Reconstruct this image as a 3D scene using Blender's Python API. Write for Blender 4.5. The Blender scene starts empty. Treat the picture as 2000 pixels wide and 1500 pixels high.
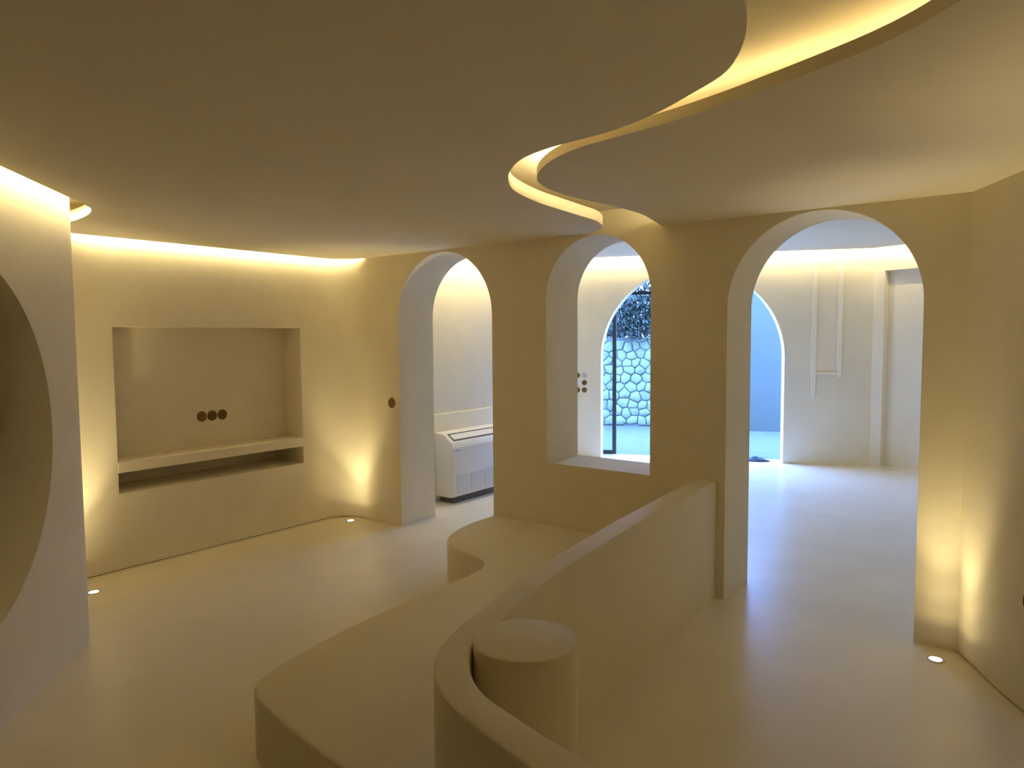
import bpy, bmesh, math, random
from math import sin, cos, pi, radians, sqrt
from mathutils import Vector, Matrix

C = bpy.context.scene.collection
SC = bpy.context.scene
random.seed(7)

# ------------------------------------------------------------------ camera, world, exposure
def make_camera():
    f, pitch, roll, yaw = 1395.88, radians(3.776), radians(-0.395), radians(37.858)
    cd = bpy.data.cameras.new('camera')
    cd.sensor_width = 36.0
    cd.lens = f / 2000.0 * 36.0
    cd.clip_start = 0.02
    cam = bpy.data.objects.new('camera', cd)
    C.objects.link(cam)
    F = Vector((-sin(yaw) * cos(pitch), cos(yaw) * cos(pitch), -sin(pitch)))
    R = Vector((cos(yaw), sin(yaw), 0))
    U = R.cross(F)
    R2 = cos(roll) * R + sin(roll) * U
    U2 = -sin(roll) * R + cos(roll) * U
    m = Matrix((R2, U2, -F)).transposed().to_4x4()
    m.translation = Vector((0, 0, 1.65))
    cam.matrix_world = m
    SC.camera = cam
make_camera()

SKY_STRENGTH = 29.5
LED_TV, LED_CURVE, LED_GAP = 66.0, 38.0, 13.0      # cove by the television wall, by the curved wall, serpentine gap
LED_BEND = 75.0                                     # far bend of the serpentine gap
LED_FAR, LED_FAR_LEFT = 90.0, 600.0               # coves of the room behind the arches
UPLIGHT_W = 50.0
LED_COL = (1.0, 0.815, 0.435)

w = bpy.data.worlds.new('dusk_sky')
SC.world = w
w.use_nodes = True
bg = w.node_tree.nodes['Background']
bg.inputs['Color'].default_value = (0.185, 0.365, 1.0, 1)
bg.inputs['Strength'].default_value = SKY_STRENGTH

pl = bpy.data.lights.new('daylight_portal', 'AREA')      # guides the sampling of the sky through the far archway
pl.shape = 'RECTANGLE'
pl.size, pl.size_y = 2.4, 2.6
pl.cycles.is_portal = True
po = bpy.data.objects.new('daylight_portal', pl)
po.location = (-2.83 - 0.91378 * 1.19 - 0.40620 * 0.40, 9.34 - 0.40620 * 1.19 + 0.91378 * 0.40, 1.3)
po.rotation_euler = Vector((0.40620, -0.91378, 0)).to_track_quat('-Z', 'Y').to_euler()
C.objects.link(po)

SC.view_settings.view_transform = 'Standard'
SC.view_settings.look = 'None'
SC.view_settings.gamma = 1.0
SC.view_settings.exposure = 0.15
SC.view_settings.use_curve_mapping = False
SC.cycles.max_bounces = 14
SC.cycles.diffuse_bounces = 8
SC.cycles.glossy_bounces = 4
SC.cycles.sample_clamp_indirect = 6.0
SC.cycles.caustics_reflective = False
SC.cycles.caustics_refractive = False

# ------------------------------------------------------------------ materials
def mat_plaster(name, col, rough, var=0.05, bump=0.03, spec=0.35, scale=2.2):
    m = bpy.data.materials.new(name)
    m.use_nodes = True
    nt = m.node_tree
    b = nt.nodes['Principled BSDF']
    b.inputs['Roughness'].default_value = rough
    b.inputs['Specular IOR Level'].default_value = spec
    tc = nt.nodes.new('ShaderNodeTexCoord')
    n1 = nt.nodes.new('ShaderNodeTexNoise')
    n1.inputs['Scale'].default_value = scale
    n1.inputs['Detail'].default_value = 6
    n1.inputs['Roughness'].default_value = 0.6
    nt.links.new(tc.outputs['Object'], n1.inputs['Vector'])
    rp = nt.nodes.new('ShaderNodeValToRGB')
    lo = [c * (1 - var) for c in col]
    hi = [min(1, c * (1 + var)) for c in col]
    rp.color_ramp.elements[0].position = 0.3
    rp.color_ramp.elements[1].position = 0.7
    rp.color_ramp.elements[0].color = (*lo, 1)
    rp.color_ramp.elements[1].color = (*hi, 1)
    nt.links.new(n1.outputs['Fac'], rp.inputs['Fac'])
    nt.links.new(rp.outputs['Color'], b.inputs['Base Color'])
    n2 = nt.nodes.new('ShaderNodeTexNoise')
    n2.inputs['Scale'].default_value = 14
    n2.inputs['Detail'].default_value = 5
    nt.links.new(tc.outputs['Object'], n2.inputs['Vector'])
    bp = nt.nodes.new('ShaderNodeBump')
    bp.inputs['Strength'].default_value = bump
    bp.inputs['Distance'].default_value = 0.05
    nt.links.new(n2.outputs['Fac'], bp.inputs['Height'])
    nt.links.new(bp.outputs['Normal'], b.inputs['Normal'])
    return m

def mat_plain(name, col, rough=0.5, metal=0.0, spec=0.5, var=0.06, scale=30):
    m = mat_plaster(name, col, rough, var, 0.01, spec, scale)
    m.node_tree.nodes['Principled BSDF'].inputs['Metallic'].default_value = metal
    return m

def mat_emit(name, col, strength):
    m = bpy.data.materials.new(name)
    m.use_nodes = True
    nt = m.node_tree
    nt.nodes.clear()
    o = nt.nodes.new('ShaderNodeOutputMaterial')
    e = nt.nodes.new('ShaderNodeEmission')
    e.inputs['Color'].default_value = (*col, 1)
    e.inputs['Strength'].default_value = strength
    nt.links.new(e.outputs[0], o.inputs['Surface'])
    return m

def mat_glass(name):
    m = bpy.data.materials.new(name)
    m.use_nodes = True
    nt = m.node_tree
    nt.nodes.clear()
    o = nt.nodes.new('ShaderNodeOutputMaterial')
    mix = nt.nodes.new('ShaderNodeMixShader')
    t = nt.nodes.new('ShaderNodeBsdfTransparent')
    t.inputs['Color'].default_value = (0.93, 0.96, 0.97, 1)
    g = nt.nodes.new('ShaderNodeBsdfGlossy')
    g.inputs['Roughness'].default_value = 0.02
    fr = nt.nodes.new('ShaderNodeFresnel')
    fr.inputs['IOR'].default_value = 1.45
    nt.links.new(fr.outputs[0], mix.inputs[0])
    nt.links.new(t.outputs[0], mix.inputs[1])
    nt.links.new(g.outputs[0], mix.inputs[2])
    nt.links.new(mix.outputs[0], o.inputs['Surface'])
    return m

PL = (0.80, 0.735, 0.575)
M = {}
M['wall'] = mat_plaster('wall_microcement', PL, 0.75, 0.04, 0.02, 0.25)
M['ceil'] = mat_plaster('ceiling_plaster', (0.80, 0.735, 0.575), 0.85, 0.02, 0.01, 0.2)
M['floor'] = mat_plaster('floor_microcement', (0.78, 0.715, 0.56), 0.30, 0.06, 0.012, 0.6, 1.6)
M['bench'] = mat_plaster('bench_microcement', (0.74, 0.675, 0.51), 0.6, 0.05, 0.03, 0.35, 2.5)
M['white'] = mat_plain('white_plastic', (0.80, 0.79, 0.77), 0.4, 0, 0.5, 0.01)
M['grey'] = mat_plain('grey_plastic', (0.50, 0.50, 0.50), 0.5)
M['slot'] = mat_plain('dark_slot', (0.10, 0.09, 0.08), 0.7)
M['box'] = mat_plain('box_plastic_hole_shade', (0.16, 0.10, 0.035), 0.8, 0, 0.2)  # brown plastic, dark colour also standing in for shade inside the holes
M['steel'] = mat_plain('dark_steel', (0.035, 0.035, 0.035), 0.5, 0.0, 0.4)
M['trim'] = mat_plaster('trim_lit_tone', (0.88, 0.82, 0.70), 0.6, 0.02, 0.01, 0.3)  # paler than the walls, standing in for the light the trims catch
M['ring'] = mat_plain('satin_metal_ring', (0.6, 0.56, 0.48), 0.5, 0.3)
for k_, v_ in (('led_tv', LED_TV), ('led_curve', LED_CURVE), ('led_gap', LED_GAP), ('led_bend', LED_BEND), ('led_far', LED_FAR), ('led_far_left', LED_FAR_LEFT)):
    M[k_] = mat_emit(k_, LED_COL, v_)
M['lens'] = mat_emit('uplight_lens', (1.0, 0.86, 0.58), 9.0)
M['glass'] = mat_glass('clear_glass')
M['mortar'] = mat_plaster('mortar', (0.13, 0.14, 0.11), 0.9, 0.1, 0.2, 0.2, 12)
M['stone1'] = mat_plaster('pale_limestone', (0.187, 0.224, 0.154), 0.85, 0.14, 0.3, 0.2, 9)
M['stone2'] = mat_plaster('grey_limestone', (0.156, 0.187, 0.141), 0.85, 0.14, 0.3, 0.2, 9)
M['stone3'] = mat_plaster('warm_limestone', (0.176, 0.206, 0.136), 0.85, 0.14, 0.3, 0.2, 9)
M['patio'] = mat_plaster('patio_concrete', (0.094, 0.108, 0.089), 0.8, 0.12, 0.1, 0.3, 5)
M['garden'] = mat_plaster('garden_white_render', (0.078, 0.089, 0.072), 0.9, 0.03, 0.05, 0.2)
M['leaf'] = mat_plain('green_leaf', (0.055, 0.07, 0.05), 0.6, 0, 0.3, 0.4, 20)
M['bark'] = mat_plain('bark', (0.12, 0.09, 0.06), 0.9)
M['cloth'] = mat_plain('dark_cloth', (0.03, 0.04, 0.05), 0.9)

# ------------------------------------------------------------------ helpers
def finish(name, bm, mat, parent=None, smooth=True, angle=32, kind=None):
    bmesh.ops.recalc_face_normals(bm, faces=bm.faces)
    me = bpy.data.meshes.new(name)
    if smooth:
        for fc in bm.faces:
            fc.smooth = True
        for e in bm.edges:
            if len(e.link_faces) == 2 and e.calc_face_angle(0) > radians(angle):
                e.smooth = False
    bm.to_mesh(me)
    bm.free()
    me.materials.append(mat)
    o = bpy.data.objects.new(name, me)
    C.objects.link(o)
    if parent:
        o.parent = parent
    if kind:
        o['kind'] = kind
    return o

def struct(name, bm, mat, parent=None, **k):
    return finish(name, bm, mat, parent, kind=None if parent else 'structure', **k)

def tag(o, label, cat, group=None):
    o['label'] = label
    o['category'] = cat
    if group:
        o['group'] = group
    return o

def empty(name, loc, rot=(0, 0, 0)):
    o = bpy.data.objects.new(name, None)
    o.location = loc
    o.rotation_euler = rot
    C.objects.link(o)
    return o

def spline(pts, step=0.04):
    """Catmull-Rom through 2-D points, sampled about every step metres."""
    out = []
    P = [Vector(p) for p in pts]
    P = [2 * P[0] - P[1]] + P + [2 * P[-1] - P[-2]]
    for i in range(1, len(P) - 2):
        n = max(1, int((P[i + 1] - P[i]).length / step))
        for k in range(n):
            t = k / n
            a, b, c, d = P[i - 1], P[i], P[i + 1], P[i + 2]
            out.append(0.5 * (2 * b + (c - a) * t + (2 * a - 5 * b + 4 * c - d) * t * t + (3 * b - a - 3 * c + d) * t ** 3))
    out.append(P[-2])
    return [(v.x, v.y) for v in out]

def normals(pts, closed=False):
    """left-hand unit normals of a polyline"""
    out = []
    n = len(pts)
    for i in range(n):
        a = Vector(pts[max(i - 1, 0)])
        b = Vector(pts[min(i + 1, n - 1)])
        d = (b - a).normalized()
        out.append(Vector((-d.y, d.x)))
    return out

def offset(pts, d):
    return [(p[0] + n.x * d, p[1] + n.y * d) for p, n in zip(pts, normals(pts))]

def prism(pts, z0, z1, bm=None):
    bm = bm or bmesh.new()
    lo = [bm.verts.new((x, y, z0)) for x, y in pts]
    hi = [bm.verts.new((x, y, z1)) for x, y in pts]
    n = len(pts)
    bot = bm.faces.new(lo[::-1])
    top = bm.faces.new(hi)
    for i in range(n):
        bm.faces.new((lo[i], lo[(i + 1) % n], hi[(i + 1) % n], hi[i]))
    bm.normal_update()
    bmesh.ops.triangulate(bm, faces=[bot, top], ngon_method='EAR_CLIP')
    return bm

def rounded_prism(pts, z0, z1, r, seg=3):
    """prism with a rounded upper rim"""
    bm = bmesh.new()
    n = len(pts)
    area = sum(pts[i][0] * pts[(i + 1) % n][1] - pts[(i + 1) % n][0] * pts[i][1] for i in range(n))
    if area < 0:
        pts = pts[::-1]
    rings = [(0.0, z0)]
    for k in range(seg + 1):
        a = k / seg * pi / 2
        rings.append((r * (1 - cos(a)), z1 - r + r * sin(a)))
    nr = []
    for i in range(n):
        a, b = Vector(pts[i - 1]), Vector(pts[(i + 1) % n])
        d = (b - a).normalized()
        nr.append(Vector((-d.y, d.x)))
    R = [[bm.verts.new((pts[i][0] + nr[i].x * q, pts[i][1] + nr[i].y * q, z)) for i in range(n)] for q, z in rings]
    for a, b in zip(R, R[1:]):
        for i in range(n):
            bm.faces.new((a[i], a[(i + 1) % n], b[(i + 1) % n], b[i]))
    t = bm.faces.new(R[-1])
    bo = bm.faces.new(R[0][::-1])
    bm.normal_update()
    bmesh.ops.triangulate(bm, faces=[t, bo], ngon_method='EAR_CLIP')
    return bm

def box(bm, x0, x1, y0, y1, z0, z1, mtx=None):
    v = [Vector((x, y, z)) for x in (x0, x1) for y in (y0, y1) for z in (z0, z1)]
    if mtx is not None:
        v = [mtx @ p for p in v]
    v = [bm.verts.new(p) for p in v]
    for q in ((0, 1, 3, 2), (4, 6, 7, 5), (0, 4, 5, 1), (2, 3, 7, 6), (0, 2, 6, 4), (1, 5, 7, 3)):
        bm.faces.new([v[i] for i in q])
    return bm

def bevel_all(bm, off, seg=2):
    bmesh.ops.bevel(bm, geom=list(bm.edges), offset=off, segments=seg, affect='EDGES', profile=0.5)
    return bm

def slotted_wall(pts, thick, z0, z1, openings=()):
    """Wall of a given thickness along a plan polyline (thickness to its left side).
    openings: (s0, s1, zlow(s), zhigh(s)) holes cut right through, s = length along the line."""
    S = [0.0]
    for a, b in zip(pts, pts[1:]):
        S.append(S[-1] + (Vector(b) - Vector(a)).length)
    cuts = set(round(s, 5) for s in S)
    for s0, s1, lo, hi in openings:
        c, r = (s0 + s1) / 2, (s1 - s0) / 2
        cuts = {s for s in cuts if not (s0 - 1e-4 < s < s1 + 1e-4)}
        cuts |= {round(c - r * cos(pi * k / 40), 5) for k in range(41)}
    cuts = sorted(cuts)
    nr = normals(pts)
    def at(s):
        for i in range(len(S) - 1):
            if s <= S[i + 1] + 1e-6:
                t = (s - S[i]) / max(1e-9, S[i + 1] - S[i])
                p = Vector(pts[i]).lerp(Vector(pts[i + 1]), t)
                n = nr[i].lerp(nr[i + 1], t).normalized()
                return p, n
        return Vector(pts[-1]), nr[-1]
    bm = bmesh.new()
    cache = {}
    def vert(s, z, side):
        k = (round(s, 4), round(z, 4), side)
        if k not in cache:
            p, n = at(s)
            q = p + n * (thick if side else 0)
            cache[k] = bm.verts.new((q.x, q.y, z))
        return cache[k]
    def quad(*ks):
        vs = []
        for k in ks:
            v = vert(*k)
            if v not in vs:
                vs.append(v)
        if len(vs) >= 3:
            try:
                bm.faces.new(vs)
            except ValueError:
                pass
    zs_of = {}
    for a, b in zip(cuts, cuts[1:]):
        op = [o for o in openings if o[0] - 1e-4 <= a and b <= o[1] + 1e-4]
        spans = [((z0, z1), (z0, z1))]
        if op:
            o = op[0]
            la, lb, ha, hb = o[2](a), o[2](b), o[3](a), o[3](b)
            spans = []
            if max(la, lb) > z0 + 1e-4:
                spans.append(((z0, la), (z0, lb)))
            spans.append(((ha, z1), (hb, z1)))
            # reveals: soffit and sill
            quad((a, ha, 0), (b, hb, 0), (b, hb, 1), (a, ha, 1))
            if max(la, lb) > z0 + 1e-4:
                quad((a, la, 0), (b, lb, 0), (b, lb, 1), (a, la, 1))
        for (a0, a1), (b0, b1) in spans:
            for side in (0, 1):
                quad((a, a0, side), (b, b0, side), (b, b1, side), (a, a1, side))
            if abs(a1 - z1) < 1e-6:
                quad((a, z1, 0), (b, z1, 0), (b, z1, 1), (a, z1, 1))
            if abs(a0 - z0) < 1e-6:
                quad((a, z0, 0), (b, z0, 0), (b, z0, 1), (a, z0, 1))
    for s0, s1, lo, hi in openings:       # straight jambs
        for s in (s0, s1):
            if hi(s) - lo(s) > 1e-3:
                quad((s, lo(s), 0), (s, hi(s), 0), (s, hi(s), 1), (s, lo(s), 1))
    for s in (cuts[0], cuts[-1]):
        quad((s, z0, 0), (s, z1, 0), (s, z1, 1), (s, z0, 1))
    return bm

def arch_opening(s0, s1, spring, sill):
    c, r = (s0 + s1) / 2, (s1 - s0) / 2
    return (s0, s1, lambda s: sill, lambda s: spring + sqrt(max(0.0, r * r - (s - c) ** 2)))

def round_opening(c, r, zc):
    return (c - r, c + r, lambda s: zc - sqrt(max(0.0, r * r - (s - c) ** 2)), lambda s: zc + sqrt(max(0.0, r * r - (s - c) ** 2)))

def ribbon(pts, width, z, h):
    """thin raised strip following a plan polyline"""
    a, b = offset(pts, width / 2), offset(pts, -width / 2)
    bm = bmesh.new()
    n = len(pts)
    V = [[bm.verts.new((p[0], p[1], zz)) for p in q] for q, zz in ((a, z), (a, z + h), (b, z + h), (b, z))]
    for i in range(n - 1):
        for k in range(4):
            A, B = V[k], V[(k + 1) % 4]
            bm.faces.new((A[i], A[i + 1], B[i + 1], B[i]))
    for i in (0, n - 1):
        bm.faces.new([V[k][i] for k in range(4)])
    return bm

ZC = 2.356          # underside of the dropped ceiling
ZT = ZC + 0.04      # its upper side
ZU = 2.50           # upper ceiling inside the coves
YB = 4.27           # wall with the three arches
XA = -5.30          # wall with the television niche

# ------------------------------------------------------------------ plan lines
fil = [(XA + 0.26 - 0.26 * cos(a), YB - 0.26 + 0.26 * sin(a)) for a in [pi / 2 * k / 12 for k in range(13)]]
line_left = [(XA, -6.0), (XA, 0.0), (XA, 1.9)] + [(XA, 1.9 + 0.2 * k) for k in range(1, 10)] + fil + [(XA + 0.30, YB)]
line_right = spline([(-0.42, 4.30), (-0.29, 4.07), (-0.20, 3.90), (-0.09, 3.73), (0.12, 3.38), (0.48, 2.80), (0.95, 2.0), (1.35, 1.1), (1.6, 0.0), (1.7, -2.5), (1.7, -6.0)], 0.08)
P1 = Vector((-3.48, 0.96))
dd = Vector((-0.75, 0.6614))
part_straight = [P1 + dd * s for s in (-1.25, -1.1, -0.6, -0.17, 0.3, 0.7, 0.84)]
line_part = ([(-1.7, -6.0), (-1.78, -1.6), (-2.0, -0.8), (-2.28, -0.22)] + [tuple(v) for v in part_straight]
             + spline([(-4.11, 1.515), (-4.20, 1.585), (-4.30, 1.635), (-4.45, 1.675), (-4.65, 1.70), (-4.95, 1.71), (XA, 1.71)], 0.03)[0:])

# ------------------------------------------------------------------ large structure
# the floor is one slab clipped to the building outline
OUT = Vector((-0.40620256, 0.91378306))     # outward from the garden wall
DS = Vector((-0.91378306, -0.40620256))     # along it, leftwards
A0 = Vector((-2.83, 9.34))
def WC(s, m):
    p = A0 + DS * s + OUT * m
    return (p.x, p.y)
dD = Vector((0.937, -0.35))
CORN = A0 + DS * (-1.0)
floor_out = [(-6.0, -6.3), (1.9, -6.3), (1.9, 4.4), (4.9, 4.4), tuple(CORN + dD * 6.9 + Vector((0.1, 0.3))), tuple(CORN + OUT * 0.3), WC(4.5, 0.3), (-7.0, 6.1), (-6.0, 6.1), (-6.0, 4.5)]
struct('floor', prism(floor_out, -0.25, 0.0), M['floor'])

# left wall with the television niche, rounded into the arch wall
NY0, NY1 = 2.25, 3.81
s_off = 6.0                                  # s at y = 0
wall_left = struct('wall_left', slotted_wall(line_left, 0.25, 0.008, ZU, [(NY0 + s_off, NY1 + s_off, lambda s: 0.55, lambda s: 1.74)]), M['wall'])
bm = bmesh.new()
box(bm, XA - 0.30, XA - 0.25, NY0 - 0.1, NY1 + 0.1, 0.72, 1.85)
box(bm, XA - 0.50, XA - 0.249, NY0 - 0.1, NY1 + 0.1, 0.45, 0.55)      # deeper slot under the shelf
box(bm, XA - 0.50, XA - 0.26, NY0 - 0.1, NY1 + 0.1, 0.70, 0.76)
box(bm, XA - 0.50, XA - 0.43, NY0 - 0.1, NY1 + 0.1, 0.50, 0.76)
box(bm, XA - 0.50, XA - 0.249, NY0 - 0.1, NY0, 0.50, 0.76)
box(bm, XA - 0.50, XA - 0.249, NY1, NY1 + 0.1, 0.50, 0.76)
struct('niche_back', bm, M['wall'], wall_left)
bm = bmesh.new()
box(bm, XA - 0.25, XA + 0.004, NY0, NY1, 0.70, 0.775)
bevel_all(bm, 0.004, 1)
struct('niche_shelf', bm, M['wall'], wall_left)
struct('baseboard_left', slotted_wall(offset(line_left, 0.015), 0.1, 0.0, 0.02), M['wall'])

# arch wall
X0, X1 = XA + 0.30, -0.37
ops = [arch_opening(-4.55 - X0, -3.51 - X0, 1.82, 0.0), arch_opening(-3.00 - X0, -2.165 - X0, 1.925, 0.725), arch_opening(-1.65 - X0, -0.60 - X0, 1.822, 0.0)]
xs = [X0 + (X1 - X0) * k / 24 for k in range(25)]
struct('wall_far_near', slotted_wall([(X1 - 0.05, YB + 0.22), (4.4, YB + 0.22)], 0.2, 0.0, 2.95), M['wall'])
wall_back = struct('wall_back', slotted_wall([(x, YB) for x in xs], 0.42, 0.0, 2.95, ops), M['wall'])

# right wall, wall behind the camera, curved near-left wall with a round opening
struct('wall_right', slotted_wall(line_right, 0.2, 0.008, ZU), M['wall'])
struct('baseboard_right', slotted_wall(offset(line_right, 0.015), 0.1, 0.0, 0.02), M['wall'])
struct('wall_near', slotted_wall([(1.75, -6.0), (-5.5, -6.0)], 0.2, 0.0, ZU), M['wall'])
sl = [0.0]
for a, b in zip(line_part, line_part[1:]):
    sl.append(sl[-1] + (Vector(b) - Vector(a)).length)
s_p1 = sl[4] + 1.25
wall_fl = struct('wall_front_left', slotted_wall(line_part, 0.14, 0.0, ZU, [round_opening(s_p1 - 0.17, 0.803, 1.225)]), M['wall'])
pc = P1 + dd * -0.17
bm = bmesh.new()
rings = []
for r_, dep in ((0.798, -0.0005), (0.798, 0.55), (0.85, 0.55), (0.85, 0.15)):
    rings.append([bm.verts.new((pc.x + dd.x * r_ * cos(2 * pi * k / 96) - 0.6614 * dep, pc.y + dd.y * r_ * cos(2 * pi * k / 96) - 0.75 * dep, 1.225 + r_ * sin(2 * pi * k / 96))) for k in range(96)])
for a, b in zip(rings, rings[1:]):
    for k in range(96):
        bm.faces.new((a[k], a[(k + 1) % 96], b[(k + 1) % 96], b[k]))
struct('round_reveal', bm, M['wall'], wall_fl)

# ceilings: upper slab, left and right dropped slabs with the serpentine gap between
struct('ceiling_upper', prism([(-5.7, -6.2), (2.0, -6.2), (2.0, YB + 0.05), (-5.7, YB + 0.05)], ZU, ZU + 0.15), M['ceil'])
L_edge = spline([(-2.62, 4.27), (-2.43, 4.10), (-2.32, 3.86), (-2.285, 3.60), (-2.26, 3.35), (-2.23, 3.10), (-2.14, 2.78), (-1.98, 2.53), (-1.78, 2.34), (-1.59, 2.255), (-1.41, 2.225), (-1.26, 2.20),
                 (-1.06, 2.12), (-0.90, 2.02), (-0.77, 1.93), (-0.69, 1.83), (-0.63, 1.72), (-0.59, 1.62), (-0.56, 1.50), (-0.53, 1.25), (-0.42, 0.9), (-0.15, 0.5), (0.3, 0.15), (0.9, -0.15), (1.7, -0.35)], 0.04)
R_edge = spline([(-2.09, 4.27), (-2.03, 4.02), (-1.98, 3.75), (-1.985, 3.42), (-2.015, 3.12), (-2.0, 2.88), (-1.94, 2.70), (-1.82, 2.54), (-1.65, 2.40), (-1.47, 2.315), (-1.29, 2.275), (-1.09, 2.24),
                 (-0.88, 2.18), (-0.71, 2.115), (-0.55, 2.05), (-0.41, 1.985), (-0.31, 1.92), (-0.21, 1.83), (0.0, 1.64), (0.3, 1.40), (0.7, 1.18), (1.3, 1.0)], 0.04)
A_edge = [(-4.93, YB)] + [(-5.248 + 0.26 - 0.26 * cos(a), YB - 0.27 + 0.26 * sin(a)) for a in [pi / 2 * k / 8 for k in range(8, -1, -1)]] + [(-5.248, 3.2), (-5.248, 2.5), (-5.248, 2.02)]
part_edge = [p for p in offset(line_part, -0.10) if p[0] > -5.0][::-1]
left_poly = L_edge[::-1] + A_edge + [(-5.19, 1.90), (-5.08, 1.835)] + part_edge + [(1.72, -5.98)]
ceil_l = struct('ceiling_left', prism(left_poly, ZC, ZC + 0.065), M['ceil'])
wr = [p for p in line_right if p[1] > 1.05]
right_poly = R_edge + wr[::-1]
ceil_r = struct('ceiling_right', prism(right_poly, ZC, ZT), M['ceil'])

# light strips: on top of the right slab along the serpentine gap, on the slab edges facing the walls elsewhere
def strip(name, pts, z, parent, mat, wd=0.014, h=0.008):
    return finish(name, ribbon(pts, wd, z + 0.001, h), mat, parent, smooth=False)
def edge_strip(pts, z, parent, mat):
    return strip('light_strip', pts, z + 0.012, parent, mat, 0.006, 0.016)
gap_line = []
for p, n in zip(R_edge, normals(R_edge)):
    k = min(1.0, max(0.0, (p[1] - 2.05) / 0.35))
    gap_line.append((p[0] + n.x * (0.20 - 0.16 * k), p[1] + n.y * (0.22 - 0.18 * k)))
strip('light_strip', [p for p in gap_line if 2.42 < p[1] < 4.2], ZT, ceil_r, M['led_bend'])
strip('light_strip', [p for p in gap_line if p[1] < 2.42], ZT, ceil_r, M['led_gap'])
edge_strip(offset(A_edge[1:], -0.004)[::-1], ZC, ceil_l, M['led_tv'])
edge_strip([p for p in offset(part_edge[::-1], 0.004) if p[1] > 0.0], ZC, ceil_l, M['led_curve'])

# ------------------------------------------------------------------ room behind the arches
XE = -4.95
ZF = 2.69
struct('wall_far_left', slotted_wall([(XE - 0.05, 4.6), (XE - 0.05, 6.45)], 0.2, 0.0, 2.95), M['wall'])
struct('wall_far_return', slotted_wall([(XE - 0.06, 6.25), (-6.9, 6.25)], -0.2, 0.0, 2.95), M['wall'])
struct('wall_far_end', slotted_wall([(-6.7, 6.2), (-6.7, 8.3)], 0.2, 0.0, 2.95), M['wall'])
bm = bmesh.new()
box(bm, XE - 0.05, XE - 0.025, 4.69, 6.45, 0.0, 0.88)
bevel_all(bm, 0.006, 2)
struct('trim_1', bm, M['wall'])
cpts = [WC(4.30 - 5.30 * k / 20, 0) for k in range(21)]
struct('wall_far', slotted_wall(cpts, 0.28, 0.0, 2.95, [arch_opening(4.30 - 2.36, 4.30 - 0.02, 1.36, 0.0)]), M['wall'])
dpt = lambda s, m=0: tuple(CORN + dD * s + Vector((0.35, 0.937)) * m)
struct('wall_far_right', slotted_wall([dpt(-0.05), dpt(0.13), dpt(2.6), dpt(6.6)], 0.09, 0.0, 2.95, [(0.19, 2.4, lambda s: 0.02, lambda s: 2.42)]), M['wall'])
struct('wall_far_recess', slotted_wall([dpt(-0.1, 0.088), dpt(6.6, 0.088)], 0.1, 0.0, 2.95), M['wall'])
struct('wall_far_side', slotted_wall([(4.2, 4.5), (4.2, 8.2)], -0.2, 0.0, 2.95), M['wall'])
struct('ceiling_far_upper', prism([(-5.4, 4.60), (4.6, 4.60), (4.6, 8.0), tuple(CORN + Vector((0.1, 0.35))), WC(4.6, 0.32), (-7.0, 6.1), (-5.4, 6.1)], 2.93, 3.05), M['ceil'])
far_edge = [(XE + 0.12, 4.69), (XE + 0.12, 6.53), (-6.6, 6.53), WC(4.1, -0.14), tuple(CORN + Vector((0.02, -0.17))), dpt(6.5, -0.13)]
far_poly = far_edge + [(4.2, 4.69)]
ceil_f = struct('ceiling_far', prism(far_poly, ZF, ZF + 0.04), M['ceil'])
edge_strip([(XE + 0.116, 4.75), (XE + 0.116, 6.4)], ZF, ceil_f, M['led_far_left'])
edge_strip([WC(4.0, -0.135), tuple(CORN + Vector((0.02, -0.165)))], ZF, ceil_f, M['led_far'])
edge_strip([tuple(CORN + Vector((0.04, -0.17))), dpt(6.4, -0.125)], ZF, ceil_f, M['led_far'])

# slim raised trims on the far wall
def wc_box(bm, s0, s1, m0, m1, z0, z1):
    v = [Vector((*WC(s, m), z)) for s in (s0, s1) for m in (m0, m1) for z in (z0, z1)]
    v = [bm.verts.new(p) for p in v]
    for q in ((0, 1, 3, 2), (4, 6, 7, 5), (0, 4, 5, 1), (2, 3, 7, 6), (0, 2, 6, 4), (1, 5, 7, 3)):
        bm.faces.new([v[i] for i in q])
    return bm
for k, (s0, s1, z0, z1) in enumerate(((-0.30, -0.35, 0.85, 2.66), (-0.60, -0.65, 1.12, 2.66), (-0.35, -0.60, 1.15, 1.175))):
    struct('trim_%d' % (k + 2), wc_box(bmesh.new(), s0, s1, -0.02, 0.0, z0, z1), M['trim'])

# ------------------------------------------------------------------ garden seen through the far archway
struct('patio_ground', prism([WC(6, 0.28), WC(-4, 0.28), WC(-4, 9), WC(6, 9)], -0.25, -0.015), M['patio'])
ow = struct('wall_garden', wc_box(bmesh.new(), 0.72, -3.5, 3.3, 3.6, -0.02, 3.0), M['garden'])

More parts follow.
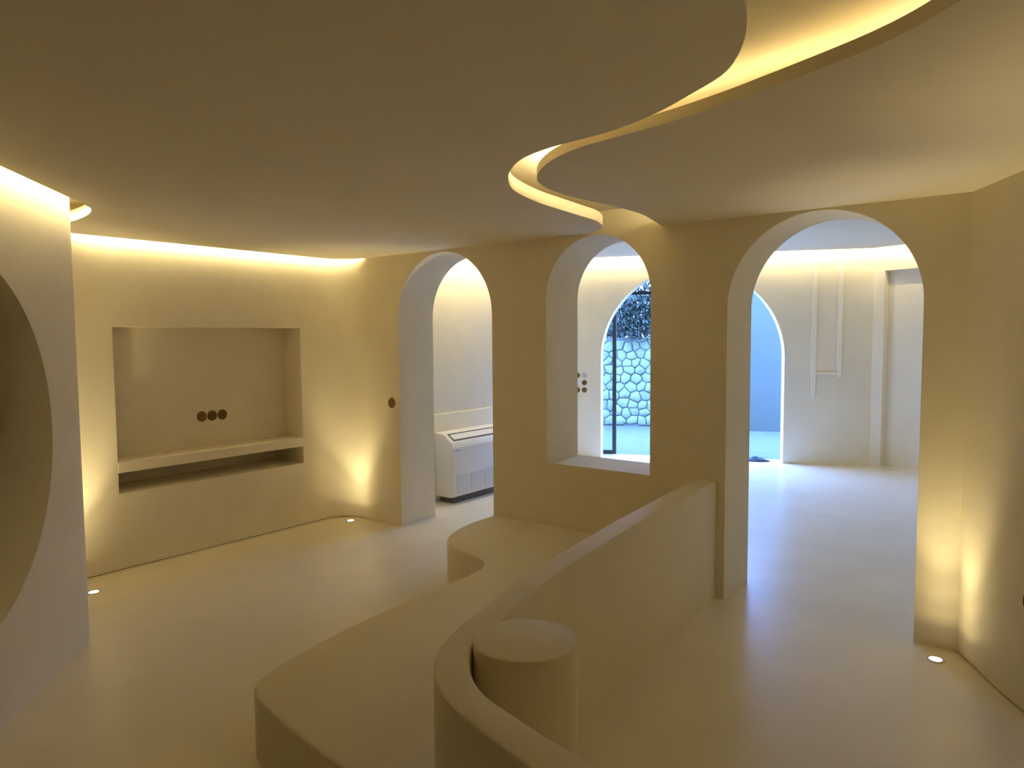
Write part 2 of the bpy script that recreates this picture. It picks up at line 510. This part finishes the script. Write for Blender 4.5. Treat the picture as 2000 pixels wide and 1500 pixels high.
def voronoi_cells(x0, x1, y0, y1, dx, dy):
    pts = []
    ny = int((y1 - y0) / dy)
    nx = int((x1 - x0) / dx)
    for j in range(-1, ny + 1):
        for i in range(-1, nx + 1):
            pts.append((x0 + (i + 0.5 + (j % 2) * 0.5 + random.uniform(-.33, .33)) * dx, y0 + (j + 0.5 + random.uniform(-.3, .3)) * dy))
    cells = []
    for p in pts:
        poly = [(x0, y0), (x1, y0), (x1, y1), (x0, y1)]
        if not (x0 < p[0] < x1 and y0 < p[1] < y1):
            continue
        for q in pts:
            if q is p or abs(q[0] - p[0]) > 3 * dx or abs(q[1] - p[1]) > 3 * dy:
                continue
            mx, my, nx_, ny_ = (p[0] + q[0]) / 2, (p[1] + q[1]) / 2, q[0] - p[0], q[1] - p[1]
            out = []
            for a, b in zip(poly, poly[1:] + poly[:1]):
                da = (a[0] - mx) * nx_ + (a[1] - my) * ny_
                db = (b[0] - mx) * nx_ + (b[1] - my) * ny_
                if da <= 0:
                    out.append(a)
                if da * db < 0:
                    t = da / (da - db)
                    out.append((a[0] + (b[0] - a[0]) * t, a[1] + (b[1] - a[1]) * t))
            poly = out
            if len(poly) < 3:
                break
        if len(poly) >= 3:
            cells.append(poly)
    return cells

stone_wall = finish('stone_wall', wc_box(bmesh.new(), 3.9, 0.74, 3.64, 4.0, -0.02, 1.62), M['mortar'], smooth=False)
tag(stone_wall, 'pale rubble stone garden wall beyond the far glazed archway', 'stone wall')
for poly in voronoi_cells(0.76, 3.88, 0.0, 1.62, 0.175, 0.155):
    cx = sum(p[0] for p in poly) / len(poly)
    cz = sum(p[1] for p in poly) / len(poly)
    proud = random.uniform(0.015, 0.05)
    bm = bmesh.new()
    rings = []
    for k, mm in ((0.93, 0.0), (0.90, proud * 0.7), (0.72, proud)):
        rings.append([bm.verts.new((*WC(cx + (p[0] - cx) * k, 3.64 - mm), cz + (p[1] - cz) * k)) for p in poly])
    n = len(poly)
    for a, b in zip(rings, rings[1:]):
        for i in range(n):
            bm.faces.new((a[i], a[(i + 1) % n], b[(i + 1) % n], b[i]))
    bm.faces.new(rings[-1])
    finish('stone', bm, M[random.choice(['stone1', 'stone1', 'stone2', 'stone3'])], stone_wall, angle=60)

def shrub(name, s, m, z, rs, rm, rz, n, label, size=0.05):
    root = empty(name, (*WC(s, m), z - rz))
    bm = bmesh.new()
    for k in range(n):
        while True:
            v = Vector((random.uniform(-1, 1), random.uniform(-1, 1), random.uniform(-1, 1)))
            if 0.25 < v.length < 1:
                break
        p = Vector((*(OUT * (v.y * rm) + DS * (v.x * rs)), rz + v.z * rz))
        q = Matrix.Rotation(random.uniform(0, 6.28), 3, 'Z') @ Matrix.Rotation(random.uniform(-1.2, 1.2), 3, 'X')
        l, wd = size * random.uniform(.7, 1.4), size * random.uniform(.3, .5)
        vs = [bm.verts.new(p + q @ Vector(c)) for c in ((0, -l, 0), (wd, 0, wd * .4), (0, l, 0), (-wd, 0, wd * .4))]
        bm.faces.new(vs)
    finish('leaves', bm, M['leaf'], root, smooth=False, kind='stuff')
    bm = bmesh.new()
    for k in range(7):
        a = Vector((*(DS * random.uniform(-.15, .15)), 0))
        b = Vector((*(DS * random.uniform(-rs, rs) * .8 + OUT * random.uniform(-rm, rm) * .6), rz * random.uniform(.9, 1.8)))
        d = (b - a).normalized()
        u = d.orthogonal().normalized()
        t = d.cross(u)
        ra, rb = 0.012, 0.004
        A = [bm.verts.new(a + u * ra * cos(i * pi / 3) + t * ra * sin(i * pi / 3)) for i in range(6)]
        B = [bm.verts.new(b + u * rb * cos(i * pi / 3) + t * rb * sin(i * pi / 3)) for i in range(6)]
        for i in range(6):
            bm.faces.new((A[i], A[(i + 1) % 6], B[(i + 1) % 6], B[i]))
    finish('stems', bm, M['bark'], root)
    tag(root, label, 'shrub')
shrub('leafy_shrub', 2.1, 3.42, 2.02, 0.62, 0.155, 0.44, 2300, 'dark leafy shrub spilling over the stone wall behind the glass post')
shrub('leafy_shrub', 3.35, 3.42, 1.93, 0.5, 0.15, 0.36, 1300, 'smaller leafy shrub on the stone wall beside the archway left edge')
shrub('sky_screen_hedge', 2.0, 5.2, 1.5, 2.4, 0.5, 1.55, 8000, 'tall hedge added behind the stone wall and its shrubs to screen the sky', 0.09)  # added as filler so the bright sky stays hidden

# glazed door in the far archway: dark steel frame, fixed side pane
door = empty('door_1', (*WC(2.18, 0.34), 0.0))
door['kind'] = 'structure'
def door_part(name, s0, s1, m0, m1, z0, z1, mat):
    o = finish(name, wc_box(bmesh.new(), s0, s1, m0, m1, z0, z1), mat, smooth=False)
    o.parent = door
    o.matrix_parent_inverse = Matrix.Translation(door.location).inverted()
    return o
door_part('door_frame', 2.235, 2.185, 0.30, 0.36, 0.0, 2.215, M['steel'])
door_part('door_frame', 2.60, 0.02 - 0.2, 0.30, 0.36, 2.215, 2.26, M['steel'])
door_part('bottom_rail', 2.60, 2.235, 0.30, 0.36, 0.0, 0.05, M['steel'])
door_part('pane', 2.60, 2.235, 0.327, 0.333, 0.05, 2.215, M['glass'])
door_part('pane', 2.60, -0.18, 0.327, 0.333, 2.26, 2.75, M['glass'])

# dark low bundle on the threshold
bm = bmesh.new()
bmesh.ops.create_uvsphere(bm, u_segments=20, v_segments=10, radius=1)
for v in bm.verts:
    x, y, z = v.co
    lump = 1 + 0.35 * sin(5 * x + 1) * cos(4 * y) + 0.2 * sin(9 * x + 3 * y)
    v.co = Vector((x * 0.17, y * 0.09, max(0, (z + 0.15)) * 0.034 * lump * (1.3 - 0.6 * abs(x))))
b = finish('cloth_bundle', bm, M['cloth'])
b.location = (*WC(0.33, 0.12), 0.0)
b.rotation_euler = (0, 0, math.atan2(DS.y, DS.x))
tag(b, 'small dark low bundle lying on the floor in the far blue archway', 'bundle')

# ------------------------------------------------------------------ bench, parapet, pedestal
par_in = spline([(-1.705, 4.268), (-1.67, 3.85), (-1.64, 3.43), (-1.60, 2.94), (-1.55, 2.45), (-1.50, 2.12), (-1.45, 1.90), (-1.415, 1.75), (-1.385, 1.62), (-1.345, 1.53), (-1.28, 1.447), (-1.21, 1.385), (-1.127, 1.342), (-1.04, 1.318), (-0.93, 1.29), (-0.85, 1.275), (-0.755, 1.25), (-0.55, 1.20)], 0.035)
par_out = spline([(-1.83, 4.268), (-1.80, 3.80), (-1.76, 3.35), (-1.72, 2.95), (-1.675, 2.60), (-1.634, 2.31), (-1.58, 2.03), (-1.525, 1.80), (-1.485, 1.634), (-1.435, 1.50), (-1.386, 1.42), (-1.33, 1.355), (-1.25, 1.29), (-1.168, 1.25), (-1.086, 1.225), (-1.0, 1.20), (-0.858, 1.165), (-0.7, 1.13), (-0.52, 1.09)], 0.035)
bench_line = spline([(-3.49, 4.268), (-3.49, 3.99), (-3.44, 3.76), (-3.37, 3.60), (-3.27, 3.485), (-3.13, 3.41), (-2.97, 3.375), (-2.85, 3.345), (-2.77, 3.27), (-2.73, 3.15), (-2.715, 2.95), (-2.71, 2.6), (-2.69, 2.2),
                     (-2.63, 1.82), (-2.58, 1.64), (-2.52, 1.55), (-2.43, 1.505), (-2.3, 1.475), (-2.12, 1.45), (-1.92, 1.425), (-1.62, 1.41), (-1.44, 1.405)], 0.04)
bench_poly = bench_line + [p for p in offset(par_out, -0.002) if p[1] > 1.44][::-1]
bn = finish('bench', rounded_prism(bench_poly, 0.0, 0.262, 0.012), M['bench'], angle=40)
tag(bn, 'low built-in beige microcement bench wrapping the corner below the arched window', 'bench')

pp = finish('parapet', rounded_prism(par_out + par_in[::-1], 0.0, 0.742, 0.008), M['bench'], angle=40)
tag(pp, 'low curved beige microcement parapet wall curling round the round pedestal', 'low wall')

circ = [(-1.236 + 0.155 * cos(2 * pi * k / 64), 1.645 + 0.155 * sin(2 * pi * k / 64)) for k in range(64)]
pd = finish('pedestal', rounded_prism(circ, 0.0, 0.76, 0.006), M['bench'], angle=40)
tag(pd, 'round beige cylinder pedestal standing inside the curl of the parapet', 'pedestal')

# ------------------------------------------------------------------ recessed floor uplights
def uplight(x, y, label, tilt=0.0, power=1.0):
    root = empty('floor_uplight', (x, y, 0.0))
    tag(root, label, 'floor light', 'floor uplights at the wall feet')
    bm = bmesh.new()
    prof = [(0.030, 0.0005), (0.030, 0.003), (0.034, 0.004), (0.042, 0.004), (0.045, 0.0005)]
    R = [[bm.verts.new((r * cos(2 * pi * k / 32), r * sin(2 * pi * k / 32), z)) for k in range(32)] for r, z in prof]
    for a, b in zip(R, R[1:]):
        for k in range(32):
            bm.faces.new((a[k], a[(k + 1) % 32], b[(k + 1) % 32], b[k]))
    finish('trim_ring', bm, M['ring'], root)
    bm = bmesh.new()
    bmesh.ops.create_circle(bm, cap_ends=True, segments=32, radius=0.030)
    for v in bm.verts:
        v.co.z = 0.002
    finish('lens', bm, M['lens'], root, smooth=False)
    # narrow main beam plus its softer spill, as a real uplight lens gives
    for share, cone in ((1.0, 54), (0.17, 84), (0.05, 135)):
        ld = bpy.data.lights.new('uplight_lamp', 'SPOT')
        ld.energy = UPLIGHT_W * power * share
        ld.color = LED_COL
        ld.spot_size = radians(cone)
        ld.spot_blend = 1.0
        ld.shadow_soft_size = 0.022
        lo = bpy.data.objects.new('uplight_lamp', ld)
        C.objects.link(lo)
        lo.parent = root
        lo.location = (0, 0, 0.03)
        lo.rotation_euler = (pi, tilt, 0)
    return root
uplight(-5.07, 4.13, 'glowing floor uplight in the rounded corner left of the left archway', 0.05, 1.05)
uplight(-4.98, 1.93, 'glowing floor uplight beside the curved near wall with the round opening', -0.26)
uplight(0.43, 2.72, 'glowing floor uplight farther along the right wall')
uplight(1.06, 1.45, 'added unseen floor uplight filling the floor by the near end of the right wall', 0.0, 0.7)  # extra lamp added out of view to warm the right floor and ceiling
uplight(-0.475, 4.10, 'glowing floor uplight at the foot of the pillar right of the right archway')

# ------------------------------------------------------------------ round junction boxes, their shaded holes made as flush dark discs
def junction_box(loc, direction, label, group=None, r=0.040, mat='box'):
    root = empty('junction_box', loc, Vector(direction).to_track_quat('Z', 'Y').to_euler())
    tag(root, label, 'wall box', group)
    bm = bmesh.new()
    prof = [(r * 1.06, 0.0), (r * 1.06, 0.002), (r * 0.97, 0.003), (r * 0.95, 0.0008)]
    R = [[bm.verts.new((q * cos(2 * pi * k / 32), q * sin(2 * pi * k / 32), z)) for k in range(32)] for q, z in prof]
    for a, b in zip(R, R[1:]):
        for k in range(32):
            bm.faces.new((a[k], a[(k + 1) % 32], b[(k + 1) % 32], b[k]))
    finish('rim', bm, M['box' if mat == 'box' else mat], root)
    bm = bmesh.new()
    bmesh.ops.create_circle(bm, cap_ends=True, segments=32, radius=r * 0.95)
    for v in bm.verts:
        v.co.z = 0.0008 if mat == 'box' else 0.003
    finish('hole_disc' if mat == 'box' else 'cover', bm, M[mat], root, smooth=False)
    return root
for y, nm in ((3.02, 'left of the row of three in the television niche'), (3.11, 'middle of the row of three in the television niche'), (3.20, 'right of the row of three in the television niche')):
    junction_box((XA - 0.25, y, 1.02), (1, 0, 0), 'dark round wall box, ' + nm, 'wall boxes in the niche')
junction_box((-4.653, YB, 1.078), (0, -1, 0), 'dark round wall box beside the left archway, above the uplight')
pr = min(range(len(line_right)), key=lambda i: (Vector(line_right[i]) - Vector((-0.105, 3.76))).length)
nr = normals(line_right)[pr]
junction_box((line_right[pr][0], line_right[pr][1], 0.49), (-nr.x, -nr.y, 0), 'dark round wall box low on the right wall near the floor', r=0.044)
for s, z, mt, nm in ((2.585, 1.12, 'grey', 'grey, top of the right column'), (2.585, 1.02, 'box', 'dark, middle of the right column'), (2.585, 0.92, 'box', 'dark, bottom of the right column'),
                     (2.68, 1.12, 'box', 'dark, top of the left column'), (2.68, 1.02, 'white', 'white covered, middle of the left column'), (2.68, 0.92, 'box', 'dark, bottom of the left column')):
    junction_box((*WC(s, 0), z), (-OUT.x, -OUT.y, 0), 'small round wall box seen through the arched window, ' + nm, 'wall boxes beside the far archway', r=0.034, mat=mt)

# ------------------------------------------------------------------ floor-standing air conditioner behind the left archway
ac = empty('air_conditioner', (XE - 0.024, 5.13, 0.0))
tag(ac, 'white floor standing air conditioner behind the left archway', 'air conditioner')
W_, D_, H_ = 1.10, 0.25, 0.63
bm = bmesh.new()
prof = [(0.0, 0.06), (0.215, 0.06), (0.25, 0.085), (0.25, 0.56), (0.225, 0.615), (0.12, 0.69), (0.0, 0.70)]
L = [bm.verts.new((x, 0, z)) for x, z in prof]
R = [bm.verts.new((x, W_, z)) for x, z in prof]
bm.faces.new(L)
bm.faces.new(R[::-1])
for i in range(len(prof)):
    j = (i + 1) % len(prof)
    bm.faces.new((L[i], R[i], R[j], L[j]))
bevel_all(bm, 0.012, 3)
finish('body', bm, M['white'], ac, angle=25)
bm = bmesh.new()
box(bm, 0.02, 0.20, 0.05, W_ - 0.05, 0.0, 0.062)
finish('foot', bm, M['slot'], ac, smooth=False)  # full-width block, its dark colour stands in for the shaded gap underneath
# sloped outlet: dark slot frame with bright flap louvers
def slope(u, y, up):       # u 0..1 up the slope from the front edge
    x = 0.225 + (0.12 - 0.225) * u
    z = 0.615 + (0.69 - 0.615) * u
    return Vector((x + 0.58 * up, y, z + 0.81 * up))
def slope_box(u0, u1, y0, y1, h0, h1):
    bm = bmesh.new()
    v = [bm.verts.new(slope(u, y, h)) for u in (u0, u1) for y in (y0, y1) for h in (h0, h1)]
    for q in ((0, 1, 3, 2), (4, 6, 7, 5), (0, 4, 5, 1), (2, 3, 7, 6), (0, 2, 6, 4), (1, 5, 7, 3)):
        bm.faces.new([v[i] for i in q])
    return bm
finish('outlet_slot', slope_box(0.10, 0.95, 0.05, W_ - 0.05, -0.004, 0.002), M['slot'], ac, smooth=False)
finish('louver', slope_box(0.24, 0.80, 0.065, W_ - 0.065, 0.002, 0.007), M['white'], ac, smooth=False)
# intake grilles low on the front
for y0, y1 in ((0.05, 0.24), (0.26, 0.45), (0.47, 0.66), (0.68, 0.87), (0.89, 1.05)):
    bm = bmesh.new()
    box(bm, 0.247, 0.2515, y0, y1, 0.10, 0.285)
    g = finish('intake_grille', bm, M['grey'], ac, smooth=False)
    bm = bmesh.new()
    for k in range(11):
        z = 0.108 + k * 0.0162
        box(bm, 0.2515, 0.2545, y0 + .004, y1 - .004, z, z + 0.010)
    finish('slats', bm, M['white'], g, smooth=False)
bm = bmesh.new()
box(bm, 0.2495, 0.2515, 0.035, 0.095, 0.525, 0.540)
finish('badge', bm, M['grey'], ac, smooth=False)
